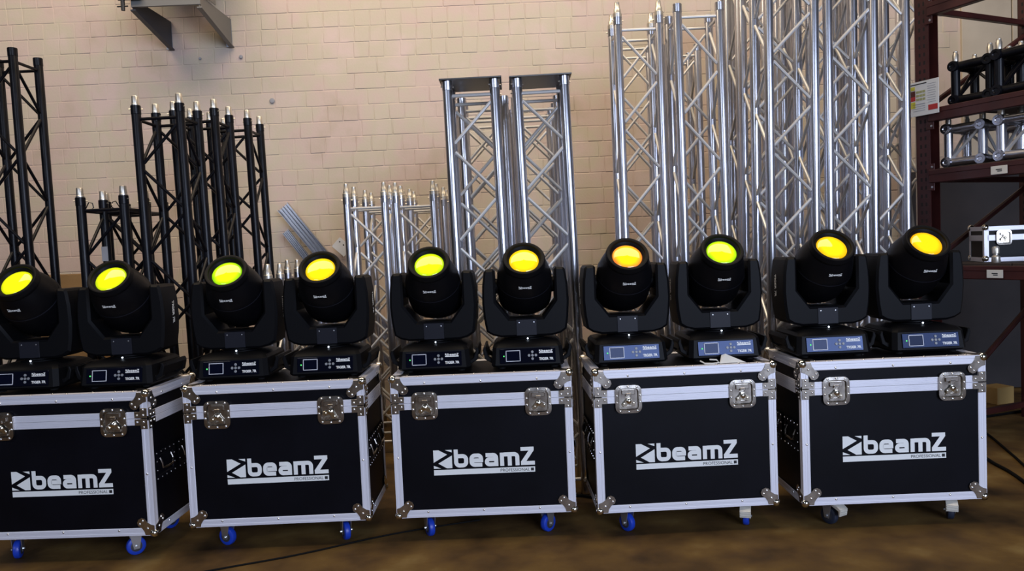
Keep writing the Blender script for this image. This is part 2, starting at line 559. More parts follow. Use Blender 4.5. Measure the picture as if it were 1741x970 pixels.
def meshes_case():
    d = {}
    d['lid'] = MB().box((0, CD / 2, (SEAM + CH) / 2 + .002), (CW - .006, CD - .006, CH - SEAM - .008), .002).mesh('lid', 'laminate_black')
    d['body'] = MB().box((0, CD / 2, SEAM / 2), (CW - .006, CD - .006, SEAM - .002), .002).mesh('body', 'laminate_black')

    def angle_bar(length, w, t=.0025):
        """L profile along +z, corner on the origin, legs towards +x and +y, with two shallow grooves"""
        g = .0008
        p = [(0, 0)]
        for a in (.30, .34, .60, .64):
            p.append((w * a, g if a in (.34, .60) else 0))
        p += [(w - .003, 0), (w, .002), (w, t), (t, t), (t, w), (.002, w), (0, w - .003)]
        for a in (.64, .60, .34, .30):
            p.append((g if a in (.34, .60) else 0, w * a))
        return MB().prism(p, 0, length, 0, None, 'xy').mesh('edge_rail', 'extrusion', 20)
    d['vert'] = angle_bar(SEAM - .03, .034)
    d['top_x'] = angle_bar(CW - .03, .038)
    d['bot_x'] = angle_bar(CW - .03, .034)
    d['top_y'] = angle_bar(CD - .03, .038)
    d['bot_y'] = angle_bar(CD - .03, .034)
    d['vlid'] = angle_bar(CH - SEAM - .03, .034)

    def band(length, h):
        b = MB()
        for k in range(4):                              # four ribs with fine grooves between
            b.box((0, -.0012, (k + .5) * h / 4), (length, .0036, h / 4 - .0012), .0006)
        b.box((0, .0003, h / 2), (length, .0016, h))
        return b.mesh('band', 'extrusion')
    d['band_x'] = band(CW - .064, .029)
    d['band_y'] = band(CD - .064, .029)
    # ball corner: ball with three riveted plates
    b = MB()
    pl = [(0, 0), (.042, 0), (.046, .015), (.056, .030), (.073, .042), (.077, .056), (.070, .070), (.056, .077), (.042, .073), (.030, .056), (.015, .046), (0, .042)]
    b.prism(pl, -.0052, -.0025, .0008, None, 'xz')
    b.prism([(y, x) for x, y in reversed(pl)], -.0052, -.0025, .0008, None, 'yz')
    b.prism(pl, -.0052, -.0025, .0008, None, 'xy')
    d['corner'] = b.mesh('corner', 'hardware_chrome')
    d['ball'] = MB().lathe([(.0195 * math.sin(PI * i / 8) + 1e-4, -.0195 * math.cos(PI * i / 8)) for i in range(9)], 16, None, False).mesh('ball', 'ball_chrome')
    rv = [(.0056, 0), (.0048, .0018), (.003, .0030), (.0004, .0036)]
    d['rivet'] = rv
    # hinge bracket at the seam
    br = [(0, -.046), (.031, -.046), (.031, -.030), (.056, -.030), (.056, -.002), (0, -.002)]
    br2 = [(0, .002), (.056, .002), (.056, .030), (.031, .030), (.031, .046), (0, .046)]
    b = MB()
    for p in (br, br2):
        b.prism(p, -.0062, -.0035, .0006)
        b.prism([(min(y, .031) if False else y, z) for y, z in p], -.0062, -.0035, .0006, None, 'yz')
    d['bracket'] = b.mesh('seam_bracket', 'hardware_chrome')
    # butterfly latch
    def rr(w, h, r, n=4):
        return arc(w / 2 - r, h / 2 - r, r, 0, 90, n) + arc(-w / 2 + r, h / 2 - r, r, 90, 180, n) + arc(-w / 2 + r, -h / 2 + r, r, 180, 270, n) + arc(w / 2 - r, -h / 2 + r, r, 270, 360, n)
    outer, mid, inn = rr(.116, .124, .026), rr(.088, .096, .016), rr(.080, .088, .012)
    n = len(outer)
    v = [(x, .008, z) for x, z in outer] + [(x, -.0035, z) for x, z in outer] + [(x, -.0045, z) for x, z in mid] + [(x, .0042, z) for x, z in inn]
    f = [(k * n + i, k * n + (i + 1) % n, (k + 1) * n + (i + 1) % n, (k + 1) * n + i) for k in range(3) for i in range(n)] + [tuple(range(3 * n, 4 * n))]
    d['dish'] = MB().add(v, f).mesh('latch_dish', 'hardware_chrome')
    b = MB()
    b.box((0, -.002, .030), (.058, .008, .020), .002).box((0, -.006, .020), (.024, .007, .014), .002)
    d['keeper'] = b.mesh('keeper', 'hardware_chrome')
    d['clip'] = MB().box((0, -.001, -.036), (.060, .006, .010), .0015).mesh('lower_clip', 'hardware_chrome')
    wing = [(-.030, -.012), (-.026, -.026), (-.012, -.024), (0, -.014), (.012, -.024), (.026, -.026), (.030, -.012), (.014, .002), (.008, .012), (-.008, .012), (-.014, .002)]
    b = MB().prism(wing, -.011, -.007, .001)
    b.lathe([(.011, 0), (.011, .006), (.006, .009), (.001, .0095)], 14, Matrix.Translation((0, -.010, -.002)) @ Matrix.Rotation(PI / 2, 4, 'X'))
    for sx in (-1, 1):
        b.lathe([(.007, 0), (.007, .005), (.004, .005)], 12, Matrix.Translation((sx * .021, -.010, -.018)) @ Matrix.Rotation(PI / 2, 4, 'X'))
    d['wing'] = b.mesh('butterfly_wing', 'ball_chrome')
    # side handle
    o2, m2, i2 = rr(.176, .130, .012), rr(.136, .092, .008), rr(.128, .084, .006)
    n = len(o2)
    v = [(x, -.003, z) for x, z in o2] + [(x, -.0055, z) for x, z in o2] + [(x, -.0055, z) for x, z in m2] + [(x, -.001, z) for x, z in i2]
    f = [(k * n + i, k * n + (i + 1) % n, (k + 1) * n + (i + 1) % n, (k + 1) * n + i) for k in range(3) for i in range(n)] + [tuple(range(3 * n, 4 * n))]
    d['hdish'] = MB().add(v, f).mesh('handle_dish', 'laminate_black')
    b = MB().tube([(-.050, -.004, .030), (-.050, -.013, .006), (-.046, -.014, -.014), (-.030, -.014, -.018), (.030, -.014, -.018), (.046, -.014, -.014), (.050, -.013, .006), (.050, -.004, .030)], .0045, 8)
    d['bail'] = b.mesh('bail', 'hardware_chrome')
    b = MB()
    rv2 = [(.0036, 0), (.003, .0014), (.0004, .0022)]
    for x in (-.08, -.04, 0, .04, .08):
        for z in (-.057, .057):
            b.lathe(rv2, 8, Matrix.Translation((x, -.0055, z)) @ Matrix.Rotation(PI / 2, 4, 'X'))
    for z in (-.02, .02):
        for x in (-.08, .08):
            b.lathe(rv2, 8, Matrix.Translation((x, -.0055, z)) @ Matrix.Rotation(PI / 2, 4, 'X'))
    d['hrivets'] = b.mesh('rivets', 'rivet_steel')
    # latch rivets
    b = MB()
    for (x, z) in ((-.038, .052), (0, .055), (.038, .052), (-.051, .016), (.051, .016), (-.051, -.014), (.051, -.014), (-.038, -.052), (0, -.055), (.038, -.052)):
        b.lathe(rv, 8, Matrix.Translation((x, -.0038, z)) @ Matrix.Rotation(PI / 2, 4, 'X'))
    d['lrivets'] = b.mesh('rivets', 'rivet_steel')
    # all rivets of the shell (front, sides, top)
    b = MB()
    FR = Matrix.Rotation(PI / 2, 4, 'X')
    for x in (-.25, -.0, .25):
        b.lathe(rv, 8, Matrix.Translation((x, -.0027, CH - .026)) @ FR)
        b.lathe(rv, 8, Matrix.Translation((x - .01, -.0027, .022)) @ FR)
    for x in (-.33, -.28, -.26, -.12, -.03, .04, .15, .25, .29, .33):
        b.lathe(rv, 8, Matrix.Translation((x, .012 + .012 * (int(x * 100) % 2), CH + .0020)))
    for sx in (-1, 1):
        b.lathe(rv, 8, Matrix.Translation((sx * (CW / 2 - .017), -.0027, .27)) @ FR)
        SR = Matrix.Rotation(sx * PI / 2, 4, 'Y')
        for y in (.13, .33):
            b.lathe(rv, 8, Matrix.Translation((sx * (CW / 2 + .0025), y, CH - .022)) @ SR)
            b.lathe(rv, 8, Matrix.Translation((sx * (CW / 2 + .0025), y, .018)) @ SR)
        for zc, s in ((CH, -1), (0, 1)):                # corner plate rivets
            for (a, c) in ((.064, .050), (.050, .064), (.030, .030)):
                b.lathe(rv, 8, Matrix.Translation((sx * (CW / 2 - a), -.0052, zc + s * c)) @ FR)
                b.lathe(rv, 8, Matrix.Translation((sx * (CW / 2 + .0052), a, zc + s * c)) @ SR)
        for (a, c) in ((.016, .038), (.016, .015), (.044, .015), (.016, -.038), (.016, -.015), (.044, -.015)):
            b.lathe(rv, 8, Matrix.Translation((sx * (CW / 2 - a), -.0062, SEAM + c)) @ FR)
            b.lathe(rv, 8, Matrix.Translation((sx * (CW / 2 + .0062), a, SEAM + c)) @ SR)
    d['rivets'] = b.mesh('rivets', 'rivet_steel')
    # castor
    b = MB().box((0, 0, .1065), (.075, .075, .005), .001).lathe([(.024, .094), (.026, .104)], 18)
    for sx in (-1, 1):
        b.prism([(-.024, .095), (-.012, .028), (.014, .028), (.022, .095)] if False else [(.024, .097), (-.026, .097), (-.012, .030), (.012, .030)], sx * .019 - .0015, sx * .019 + .0015, .0004, None, 'yz')
    b.box((0, 0, .095), (.041, .050, .004), .001)
    b.cyl((-.027, .0, .041), (.027, .0, .041), .006, 10)
    d['fork'] = b.mesh('fork', 'zinc')
    for c in ('wheel_blue', 'wheel_blue_shade'):
        pr = [(.020, -.014), (.034, -.014), (.039, -.011), (.041, -.005), (.041, .005), (.039, .011), (.034, .014), (.020, .014)]
        d[c] = MB().lathe(pr, 24, Matrix.Rotation(PI / 2, 4, 'Y')).mesh('wheel', c)
    d['core'] = MB().lathe([(.006, -.0165), (.024, -.0145), (.024, .0145), (.006, .0165)], 18, Matrix.Rotation(PI / 2, 4, 'Y')).mesh('hub', 'wheel_core')
    b = MB().prism([(-.078, .086), (-.073, .056), (-.067, .056), (-.067, .078), (-.026, .094), (-.026, .101), (-.060, .098)], -.024, .024, .001, None, 'yz')
    b.box((0, -.0765, .078), (.040, .005, .004)).box((0, -.0750, .067), (.040, .005, .004))
    d['brake'] = b.mesh('brake_pedal', 'brake_white')
    return d


CM = meshes_case()
LOGO = logo_mesh(.452, 'logo', 'print_white')
PROF = text_mesh('PROFESSIONAL', .02, 'print_black', 'lettering', .0, .130)
SQ = MB().box((0, 0, 0), (.013, .0008, .013)).mesh('square_mark', 'print_black', 0)


def rx(a, b, c):
    return Matrix((a, b, c)).transposed()


def flight_case(name, label, x, y, yaw, castors, wheel='wheel_blue', open_wing=None):
    root = tag(empty(name, (x, y, 0), (0, 0, yaw)), label, 'flight case', 'black flight cases under the lights')
    P = lambda n, me, loc=(0, 0, 0), rot=None, par=root: obj(n, me, par, (loc[0], loc[1], loc[2] + (CZ if par is root else 0)), rot)
    P('body', CM['body'])
    P('lid', CM['lid'])
    h = CW / 2
    X, Y, Z = Vector((1, 0, 0)), Vector((0, 1, 0)), Vector((0, 0, 1))
    o_ = .0025
    for sx in (-1, 1):
        for (yy, sy) in ((-o_, 1), (CD + o_, -1)):
            a, b2 = (-sx) * X, sy * Y
            if a.cross(b2).dot(Z) < 0:
                a, b2 = b2, a
            P('edge_rail', CM['vert'], (sx * (h + o_), yy, .02), rx(a, b2, Z))
            P('edge_rail', CM['vlid'], (sx * (h + o_), yy, SEAM + .01), rx(a, b2, Z))
    for (zz, sz, m1, m2) in ((CH + o_, -1, 'top_x', 'top_y'), (-o_, 1, 'bot_x', 'bot_y')):
        for (yy, sy) in ((-o_, 1), (CD + o_, -1)):
            a, b2 = sy * Y, sz * Z
            if a.cross(b2).dot(X) < 0:
                a, b2 = b2, a
            P('edge_rail', CM[m1], (-h + .015, yy, zz), rx(a, b2, X))
        for sx in (-1, 1):
            a, b2 = -sx * X, sz * Z
            if a.cross(b2).dot(Y) < 0:
                a, b2 = b2, a
            P('edge_rail', CM[m2], (sx * (h + o_), .015, zz), rx(a, b2, Y))
    for zz in (SEAM - .0295, SEAM + .0005):
        P('seam_band', CM['band_x'], (0, -.001, zz))
        for sx in (-1, 1):
            P('seam_band', CM['band_y'], (sx * (h + .001), CD / 2, zz), (0, 0, sx * PI / 2))
    for sx in (-1, 1):
        for sy in (0, 1):
            for (zz, sz) in ((0, 1), (CH, -1)):
                c = P('corner', CM['corner'], (sx * h, sy * CD, zz))
                c.scale = (-sx, 1 if sy == 0 else -1, sz)
                b = P('ball', CM['ball'], (.007, .007, .007), None, c)
            k = P('seam_bracket', CM['bracket'], (sx * h, sy * CD, SEAM))
            k.scale = (-sx, 1 if sy == 0 else -1, 1)
    for i, sx in enumerate((-1, 1)):
        lt = P('latch', CM['dish'], (sx * .252, -.0085, SEAM - .012))
        P('keeper', CM['keeper'], (0, .003, 0), None, lt)
        P('lower_clip', CM['clip'], (0, .002, 0), None, lt)
        w = P('butterfly_wing', CM['wing'], (0, .006, -.006), (0, (R.uniform(-.15, .15)) + (.5 if open_wing == i else 0), 0), lt)
        tag(P('rivets', CM['lrivets'], (0, 0, 0), None, lt), kind='stuff')
    for sx in (-1, 1):
        for yy in (.125, .335):
            hd = P('side_handle', CM['hdish'], (sx * h, yy, .29), (0, 0, sx * PI / 2))
            P('bail', CM['bail'], (0, 0, 0), None, hd)
            tag(P('rivets', CM['hrivets'], (0, 0, 0), None, hd), kind='stuff')
    tag(P('rivets', CM['rivets']), kind='stuff')
    lg = tag(P('logo', LOGO, (0, -.0012, .243)), 'white printed logo')
    P('lettering', PROF, (.137, -.0008, -.045), None, lg)
    P('square_mark', SQ, (.214, -.0004, -.045), None, lg)
    for (cx, cy, a, brake) in castors:
        ct = P('castor', CM['fork'], (cx, cy, -CZ), (0, 0, a))
        P('wheel', CM[wheel], (0, 0, .041), None, ct)
        P('hub', CM['core'], (0, 0, .041), None, ct)
        if brake:
            P('brake_pedal', CM['brake'], (0, 0, 0), None, ct)
    return root


def cst(a1, a2, a3=.4, a4=-.6, b1=False, b2=False):
    return [(-.265, .062, a1, b1), (.275, .062, a2, b2), (-.275, CD - .075, a3, False), (.275, CD - .075, a4, False)]


CASES = [(-2.008, 3.311, -.035), (-1.080, 3.372, .004), (-.158, 3.371, -.014), (.740, 3.336, .025), (1.644, 3.310, -.005)]
flight_case('flight_case', 'black flight case cut off by the left edge, beside the case with blue castors', *CASES[0], cst(.35, -.9))
flight_case('flight_case', 'black flight case second from the left, its right latch hanging loose', *CASES[1], cst(1.2, .45), 'wheel_blue', 1)
flight_case('flight_case', 'black flight case in the middle of the row of five', *CASES[2], cst(.45, -.75))
flight_case('flight_case', 'black flight case with a torn scrap of paper on its lid', *CASES[3], cst(.6, -.35, b2=True))
flight_case('flight_case', 'black flight case with shade-darkened castors at the right end, nearest the red rack', *CASES[4], cst(.5, -.4, b1=True, b2=True), 'wheel_blue_shade')

# ------------------------------------------------------------------ moving-head lights
TILT = math.radians(41)


def meshes_light():
    d = {}
    d['base'] = MB().loft([(.012, .158, -.150, .160), (.022, .166, -.160, .168), (.100, .159, -.147, .158), (.114, .148, -.132, .145), (.123, .122, -.104, .118), (.127, .100, -.085, .100)], .018).mesh('base', 'fixture_plastic', 28)
    b = MB()
    for sx in (-1, 1):
        for yy in (-.11, .11):
            b = MB().lathe([(.016, 0), (.018, .004), (.016, .0125)], 14)
    d['foot'] = b.mesh('rubber_foot', 'fixture_rubber')
    hp = [(.150, .040), (.168, .028), (.196, .046), (.206, .088), (.200, .104), (.190, .104), (.190, .090), (.180, .058), (.166, .048), (.150, .060)]
    b = MB().prism(hp, -.115, -.085, .003).prism(hp, .085, .115, .003)
    b.prism([(.180, .058), (.190, .050), (.206, .088), (.200, .104), (.190, .104), (.190, .090)], -.090, .090, .003)
    d['handle'] = b.mesh('carry_handle', 'fixture_plastic', 30)
    # control panel, leaning back with the front of the base
    d['panel'] = MB().box((0, 0, 0), (.254, .006, .066), .002).mesh('control_panel', 'panel_gloss')
    d['screen'] = MB().box((0, 0, 0), (.060, .003, .044), .0008).mesh('screen', 'screen_glass')
    f = MB()
    f.box((0, 0, .0235), (.066, .004, .003)).box((0, 0, -.0235), (.066, .004, .003)).box((-.0315, 0, 0), (.003, .004, .050)).box((.0315, 0, 0), (.003, .004, .050))
    d['frame'] = f.mesh('screen_frame', 'screen_frame', 0)
    d['button'] = MB().lathe([(.0062, 0), (.0062, .002), (.005, .003)], 12, Matrix.Rotation(PI / 2, 4, 'X')).mesh('button', 'button_grey')
    d['gled'] = MB().lathe([(.003, 0), (.003, .002), (.001, .003)], 10, Matrix.Rotation(PI / 2, 4, 'X')).mesh('status_light', 'led_green')
    d['logo'] = logo_mesh(.062, 'logo', 'print_white')
    d['tiger'] = text_mesh('TIGER 7R', .016, 'print_white', 'lettering', .0006, .066)
    # turntable collar and its light
    d['collar'] = MB().lathe([(.085, .124), (.085, .130), (.070, .134), (.070, .146)], 28).mesh('pan_collar', 'fixture_plastic')
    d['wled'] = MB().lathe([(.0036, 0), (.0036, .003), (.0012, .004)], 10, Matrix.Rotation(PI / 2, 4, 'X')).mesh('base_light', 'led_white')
    # yoke: one U-shaped casting
    up = [(-.118, .140), (.118, .140), (.158, .150), (.186, .168), (.196, .230), (.201, .300), (.198, .380), (.189, .444), (.180, .455), (.146, .457), (.138, .448),
          (.138, .305), (.078, .226), (-.078, .226), (-.138, .305), (-.138, .448), (-.146, .457), (-.180, .455), (-.189, .444), (-.198, .380), (-.201, .300), (-.196, .230), (-.186, .168), (-.158, .150)]
    d['yoke'] = MB().prism(up, -.082, .082, .010).mesh('yoke', 'fixture_plastic', 30)
    d['plate'] = MB().box((0, -.0835, .183), (.094, .004, .074), .001).mesh('front_plate', 'fixture_plate')
    d['screw'] = MB().lathe([(.0036, 0), (.003, .002), (.001, .0025)], 10, Matrix.Rotation(PI / 2, 4, 'X')).mesh('screw', 'zinc')
    d['strip'] = MB().box((0, 0, 0), (.001, .040, .150)).mesh('side_strip', 'panel_gloss', 0)
    d['vtiger'] = text_mesh('TIGER 7R', .018, 'print_white', 'lettering', .0006, .105)
    # head, axis along +z
    pr = [(-.150, .040, .030), (-.147, .082, .054), (-.131, .113, .078), (-.100, .1255, .100), (-.060, .1285, .118), (-.020, .1290, .126), (.040, .1285, .1285),
          (.070, .1270, .1270), (.100, .1200, .1200), (.130, .1110, .1110), (.152, .1020, .1020), (.166, .0960, .0960)]
    b = MB().lathe([(1.0, t) for t, _, _ in pr], 36)
    b.v = [(x * pr[i // 36][1], y * pr[i // 36][2], z) for i, (x, y, z) in enumerate(b.v)]
    d['head'] = b.mesh('head', 'head_plastic', 40)
    rim = [(.096, .164), (.0985, .170), (.0985, .182), (.096, .186), (.096, .194), (.093, .199), (.086, .200), (.080, .198), (.0785, .190), (.074, .188), (.068, .178), (.066, .176)]
    d['rim'] = MB().lathe(rim, 40, None, False).mesh('lens_rim', 'fixture_plastic', 40)
    d['lens'] = []
    lp = [(.0675, .176)] + [(.0675 * math.cos(PI / 2 * i / 6), .176 + .012 * math.sin(PI / 2 * i / 6)) for i in range(1, 6)] + [(.0005, .188)]
    for i in range(10):
        d['lens'].append(MB().lathe(lp, 32, None, False).mesh('lens', 'lens_glow_%d' % i, 60))
    seam = [(.1292, .060), (.1300, .063), (.1292, .066)]
    d['seam'] = MB().lathe(seam, 36, None, False).mesh('head_seam', 'fixture_plate')
    d['pivot'] = MB().lathe([(.036, 0), (.036, .012)], 20, Matrix.Rotation(PI / 2, 4, 'Y')).mesh('tilt_pivot', 'fixture_plastic')
    lm = logo_mesh(.058, 'logo', 'print_white')
    for v in lm.vertices:
        v.co.y += .116 - math.sqrt(.116 ** 2 - v.co.x ** 2)
    d['hlogo'] = lm
    return d


LM = meshes_light()


def moving_head(label, case, side, idx, pan=0.0, tilt=TILT, dy=0.0, dx=0.0):
    x, y, yaw = case
    lx, ly = side * .214 + dx, .245 + dy
    c, s = math.cos(yaw), math.sin(yaw)
    root = tag(empty('moving_head_light', (x + lx * c - ly * s, y + lx * s + ly * c, CZ + CH + .0025), (0, 0, yaw)), label, 'stage light', 'moving-head lights on the flight cases')
    P = lambda n, me, loc=(0, 0, 0), rot=None, par=root: obj(n, me, par, loc, rot)
    base = P('base', LM['base'])
    for sx in (-1, 1):
        for yy in (-.11, .11):
            P('rubber_foot', LM['foot'], (sx * .12, yy, 0), None, base)
    P('carry_handle', LM['handle'])
    P('carry_handle', LM['handle'], (0, 0, 0), (0, 0, PI))
    lean = -.165
    pn = P('control_panel', LM['panel'], (0, -.1552, .0620), (lean, 0, 0))
    P('screen', LM['screen'], (-.066, -.0035, 0), None, pn)
    P('screen_frame', LM['frame'], (-.066, -.0035, 0), None, pn)
    for (bx, bz) in ((0, 0), (.0155, 0), (-.0155, 0), (0, .0155), (0, -.0155)):
        P('button', LM['button'], (.022 + bx, -.003, bz), None, pn)
    P('status_light', LM['gled'], (-.108, -.003, 0), None, pn)
    P('logo', LM['logo'], (.083, -.0036, .0165), None, pn)
    P('lettering', LM['tiger'], (.084, -.0036, -.017), None, pn)
    P('pan_collar', LM['collar'])
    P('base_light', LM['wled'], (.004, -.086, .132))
    yk = P('yoke', LM['yoke'], (0, 0, 0), (0, 0, pan))
    P('front_plate', LM['plate'], (0, 0, 0), None, yk)
    for sx in (-1, 1):
        P('screw', LM['screw'], (sx * .034, -.0855, .206), None, yk)
        P('lettering', LM['vtiger'], (sx * .2034, .012 * 1, .325), rx(Vector((0, 0, -1)), Vector((-sx, 0, 0)), Vector((0, sx, 0))), yk)
        P('tilt_pivot', LM['pivot'], (sx * .126 if sx > 0 else -.138, 0, .375), None, yk)
    # head: local +z is the beam, tipped up from the horizontal
    ax = Matrix.Rotation(pan, 3, 'Z') @ Matrix.Rotation(PI / 2 - tilt, 3, 'X')
    hd = P('head', LM['head'], (0, 0, .375), ax)
    P('lens_rim', LM['rim'], (0, 0, 0), None, hd)
    P('head_seam', LM['seam'], (0, 0, 0), None, hd)
    P('lens', LM['lens'][idx], (0, 0, 0), None, hd)
    # printed word on the lower front of the head: that side is local -y, up is local +z
    P('logo', LM['hlogo'], (0, -.1155, .124), (-math.atan2(.011, .036), 0, 0), hd)
    return root


ML = ['black moving-head light cut off by the left edge of the picture',
      'black moving-head light second from the left, yellow-green lens, right half of the leftmost case',
      'black moving-head light with a lime green lens on the second case, beside black trusses',
      'black moving-head light with a yellow lens in front of the leaning aluminium profiles',
      'black moving-head light on the left half of the middle case, greenish yellow lens',
      'black moving-head light on the right half of the middle case, golden yellow lens',
      'black moving-head light with an orange-edged lens on the fourth case',
      'black moving-head light with a lime yellow lens above the scrap of paper',
      'black moving-head light on the left half of the case nearest the red rack',
      'black moving-head light furthest right, beside the red rack, amber lens']
for i, l in enumerate(ML):
    moving_head(l, CASES[i // 2], -1 if i % 2 == 0 else 1, i, [.0, .02, .0, -.02, -.02, .01, .0, .0, .04, .0][i])

# ------------------------------------------------------------------ trusses
HS = .12                                              # half spacing of the chords
cache = {}


def cached(key, fn):
    if key not in cache:
        cache[key] = fn()
    return cache[key]


def truss(label, x, y, L, lean, style, ends='plain', group=None, yaw=0.0, flip=0, pitch=None, z0=.09):
    """square box truss standing on end: four chords, zigzag braces on each face, end bars, couplers"""
    black = style == 'black'
    mc, mb = ('truss_black', 'truss_black') if black else ('aluminium', 'brace_aluminium')
    root = tag(empty('box_truss', (x, y, 0.003), (0, lean, yaw)), label, 'truss', group)
    ch = cached(('chord', style, L), lambda: MB().lathe([(.022, L - .01), (.022, L), (.024, L)][::1] and [(.0245, 0), (.025, .002), (.025, L - .002), (.0245, L), (.020, L), (.020, L - .02)], 20).mesh('chord', mc))
    bar = cached(('bar', style), lambda: MB().cyl((-.099, 0, 0), (.099, 0, 0), .009, 10).mesh('end_bar', mb))
    n = int((L - .05 - z0) / pitch) if pitch else max(2, int((L - .13) / .25))
    p = pitch or (L - .18) / n
    g = .022
    ln = math.hypot(2 * HS - .046, p - 2 * g)
    br = cached(('brace', style, round(p, 4)), lambda: MB().cyl((0, 0, -ln / 2), (0, 0, ln / 2), .0088, 8).mesh('brace', mb))
    sl = cached(('sleeve', style), lambda: MB().lathe([(.0252, 0), (.0266, .001), (.0266, .045), (.0252, .046)], 20, None, False).mesh('coupler_sleeve', mc))
    for sx in (-1, 1):
        for sy in (-1, 1):
            c = obj('chord', ch, root, (sx * HS, sy * HS, 0))
            obj('coupler_sleeve', sl, c, (0, 0, L - .047))
            if ends == 'pin':
                if black:
                    pr = [(.0215, -.01), (.0215, .008), (.0195, .010), (.0180, .048), (.0160, .052), (.0090, .052), (.0080, .044)]
                else:
                    pr = [(.0262, -.006), (.0262, .020), (.0225, .024), (.0205, .044), (.0165, .050), (.0140, .082), (.0085, .088)]
                me = cached(('pin', style), lambda: MB().lathe(pr, 16).mesh('spigot', 'coupler_steel'))
                obj('spigot', me, c, (0, 0, L))
    for k in range(4):                                # four faces
        rz = Matrix.Rotation(k * PI / 2, 3, 'Z')
        off = rz @ Vector((0, -HS, 0))
        for z in (.075, L - .075):
            obj('end_bar', bar, root, off + Vector((0, 0, z)), (0, 0, k * PI / 2))
        for i in range(n):
            s = 1 if (i + k + flip) % 2 == 0 else -1
            z = z0 + (i + .5) * p
            a = s * math.atan2(2 * HS - .046, p - 2 * g)
            obj('brace', br, root, off + Vector((0, 0, z)), (rz @ Matrix.Rotation(a, 3, 'Y')))
    if ends == 'plate':
        me = cached('plate', lambda: MB().box((0, 0, .004), (.315, .315, .008), .001).mesh('end_plate', 'plate_steel'))
        obj('end_plate', me, root, (0, 0, L))
        for sx in (-1, 1):
            for sy in (-1, 1):
                pm = cached('ppin', lambda: MB().cyl((-.034, 0, 0), (.034, 0, 0), .004, 8).mesh('locking_pin', 'coupler_steel'))
                obj('locking_pin', pm, root, (sx * HS, sy * HS, L - .028), (0, 0, .4))
    elif ends == 'pin':
        for sx in (-1, 1):
            for sy in (-1, 1):
                pm = cached('lpin', lambda: MB().cyl((-.036, 0, 0), (.036, 0, 0), .0035, 6).mesh('locking_pin', 'coupler_steel'))
                obj('locking_pin', pm, root, (sx * HS, sy * HS, L - .02), (0, 0, .3 * sx * sy))
    return root


GB, GS, GT = 'black trusses on the left', 'short silver trusses with spigots', 'tall silver trusses on the right'
truss('tall black box truss with open ends at the left edge of the picture', -2.931, 4.62, 2.57, -.0092, 'black', 'plain', GB)
truss('short black box truss with silver spigots, leftmost of the low black ones', -2.243, 4.39, 1.675, -.0068, 'black', 'pin', GB, 0, 1)
lt1 = bpy.data.objects['box_truss.001']
obj('sticker', MB().box((0, 0, 0), (.036, .002, .085)).mesh('sticker', 'sign_grey', 0), lt1, (-HS, HS - .0262, 1.36))
for sx in (-1, 1):
    obj('wire_loop', MB().tube([(sx * .095, -HS, 1.61), (sx * .075, -HS, 1.645), (sx * .055, -HS, 1.64), (sx * .05, -HS, 1.615), (sx * .07, -HS, 1.60)], .003, 6).mesh('wire_loop', 'truss_black'), lt1)
truss('short black box truss standing directly behind the leftmost low black one', -2.30, 4.77, 1.675, -.006, 'black', 'pin', GB)
truss('black box truss with silver spigots, frontmost of the three taller ones in the cluster', -1.872, 4.36, 2.16, -.0128, 'black', 'pin', GB, 0, 1)
truss('black box truss, middle one of the three taller ones in the cluster', -1.806, 4.70, 2.19, -.015, 'black', 'pin', GB)
truss('black box truss, rearmost of the three taller ones, nearest the leaning profiles', -1.735, 5.07, 2.19, -.0151, 'black', 'pin', GB, 0, 1)
truss('low silver truss whose spigots just show above the second flight case lights', -1.343, 4.72, 1.17, 0, 'silver', 'pin', GS)
truss('low silver truss with spigots standing close behind another low one', -1.40, 5.32, 1.19, 0, 'silver', 'pin', GS)
truss('short silver box truss with spigots, left one of the front pair', -.903, 5.02, 1.66, -.0037, 'silver', 'pin', GS)
truss('short silver box truss with spigots, right one of the front pair', -.585, 5.02, 1.655, -.0069, 'silver', 'pin', GS)
truss('short silver box truss behind the left one of the front pair', -.888, 5.57, 1.66, -.003, 'silver', 'pin', GS, 0, 1)
truss('short silver box truss behind the right one of the front pair', -.57, 5.57, 1.655, -.004, 'silver', 'pin', GS, 0, 1)
GP = 'silver trusses behind the middle case'
truss('silver box truss capped by a steel plate, left one behind the middle flight case', -.144, 4.05, 2.15, -.0102, 'silver', 'plate', GP, 0, 1)
truss('silver box truss capped by a steel plate, right one behind the middle flight case', .220, 4.05, 2.15, -.0147, 'silver', 'plate', GP)
truss('uncapped silver box truss right behind the left plate-capped one', -.10, 4.50, 2.15, -.010, 'silver', 'plain', GP)
truss('uncapped silver box truss right behind the right plate-capped one', .215, 4.55, 2.15, -.014, 'silver', 'plain', GP, 0, 1)
truss('rearmost silver box truss of the column behind the left plate-capped one', -.13, 4.88, 2.15, -.010, 'silver', 'plain', GP)
truss('rearmost silver box truss of the column behind the right plate-capped one', .20, 4.93, 2.15, -.014, 'silver', 'plain', GP)
truss('tall silver box truss with pointed spigots, leftmost of the tall silver ones', .798, 4.63, 2.60, 0, 'silver', 'pin', GT, 0, 1)
truss('tall silver box truss with plain open ends, right of the one with pointed spigots', 1.126, 4.53, 2.63, -.0009, 'silver', 'plain', GT, 0, 1, .272)
truss('tall silver box truss standing behind the one with pointed spigots', .88, 5.16, 2.62, 0, 'silver', 'plain', GT, 0, 1)
truss('tall silver box truss standing behind the one with plain open ends', 1.19, 5.32, 2.60, 0, 'silver', 'plain', GT)
truss('very tall silver truss reaching above the frame, front left of that block', 1.500, 4.22, 3.05, .0135, 'silver', 'plain', GT, 0, 1, .244, .044)
truss('very tall silver truss reaching above the frame, front middle of that block', 1.820, 4.22, 3.05, .0105, 'silver', 'plain', GT, 0, 1, .244, .050)
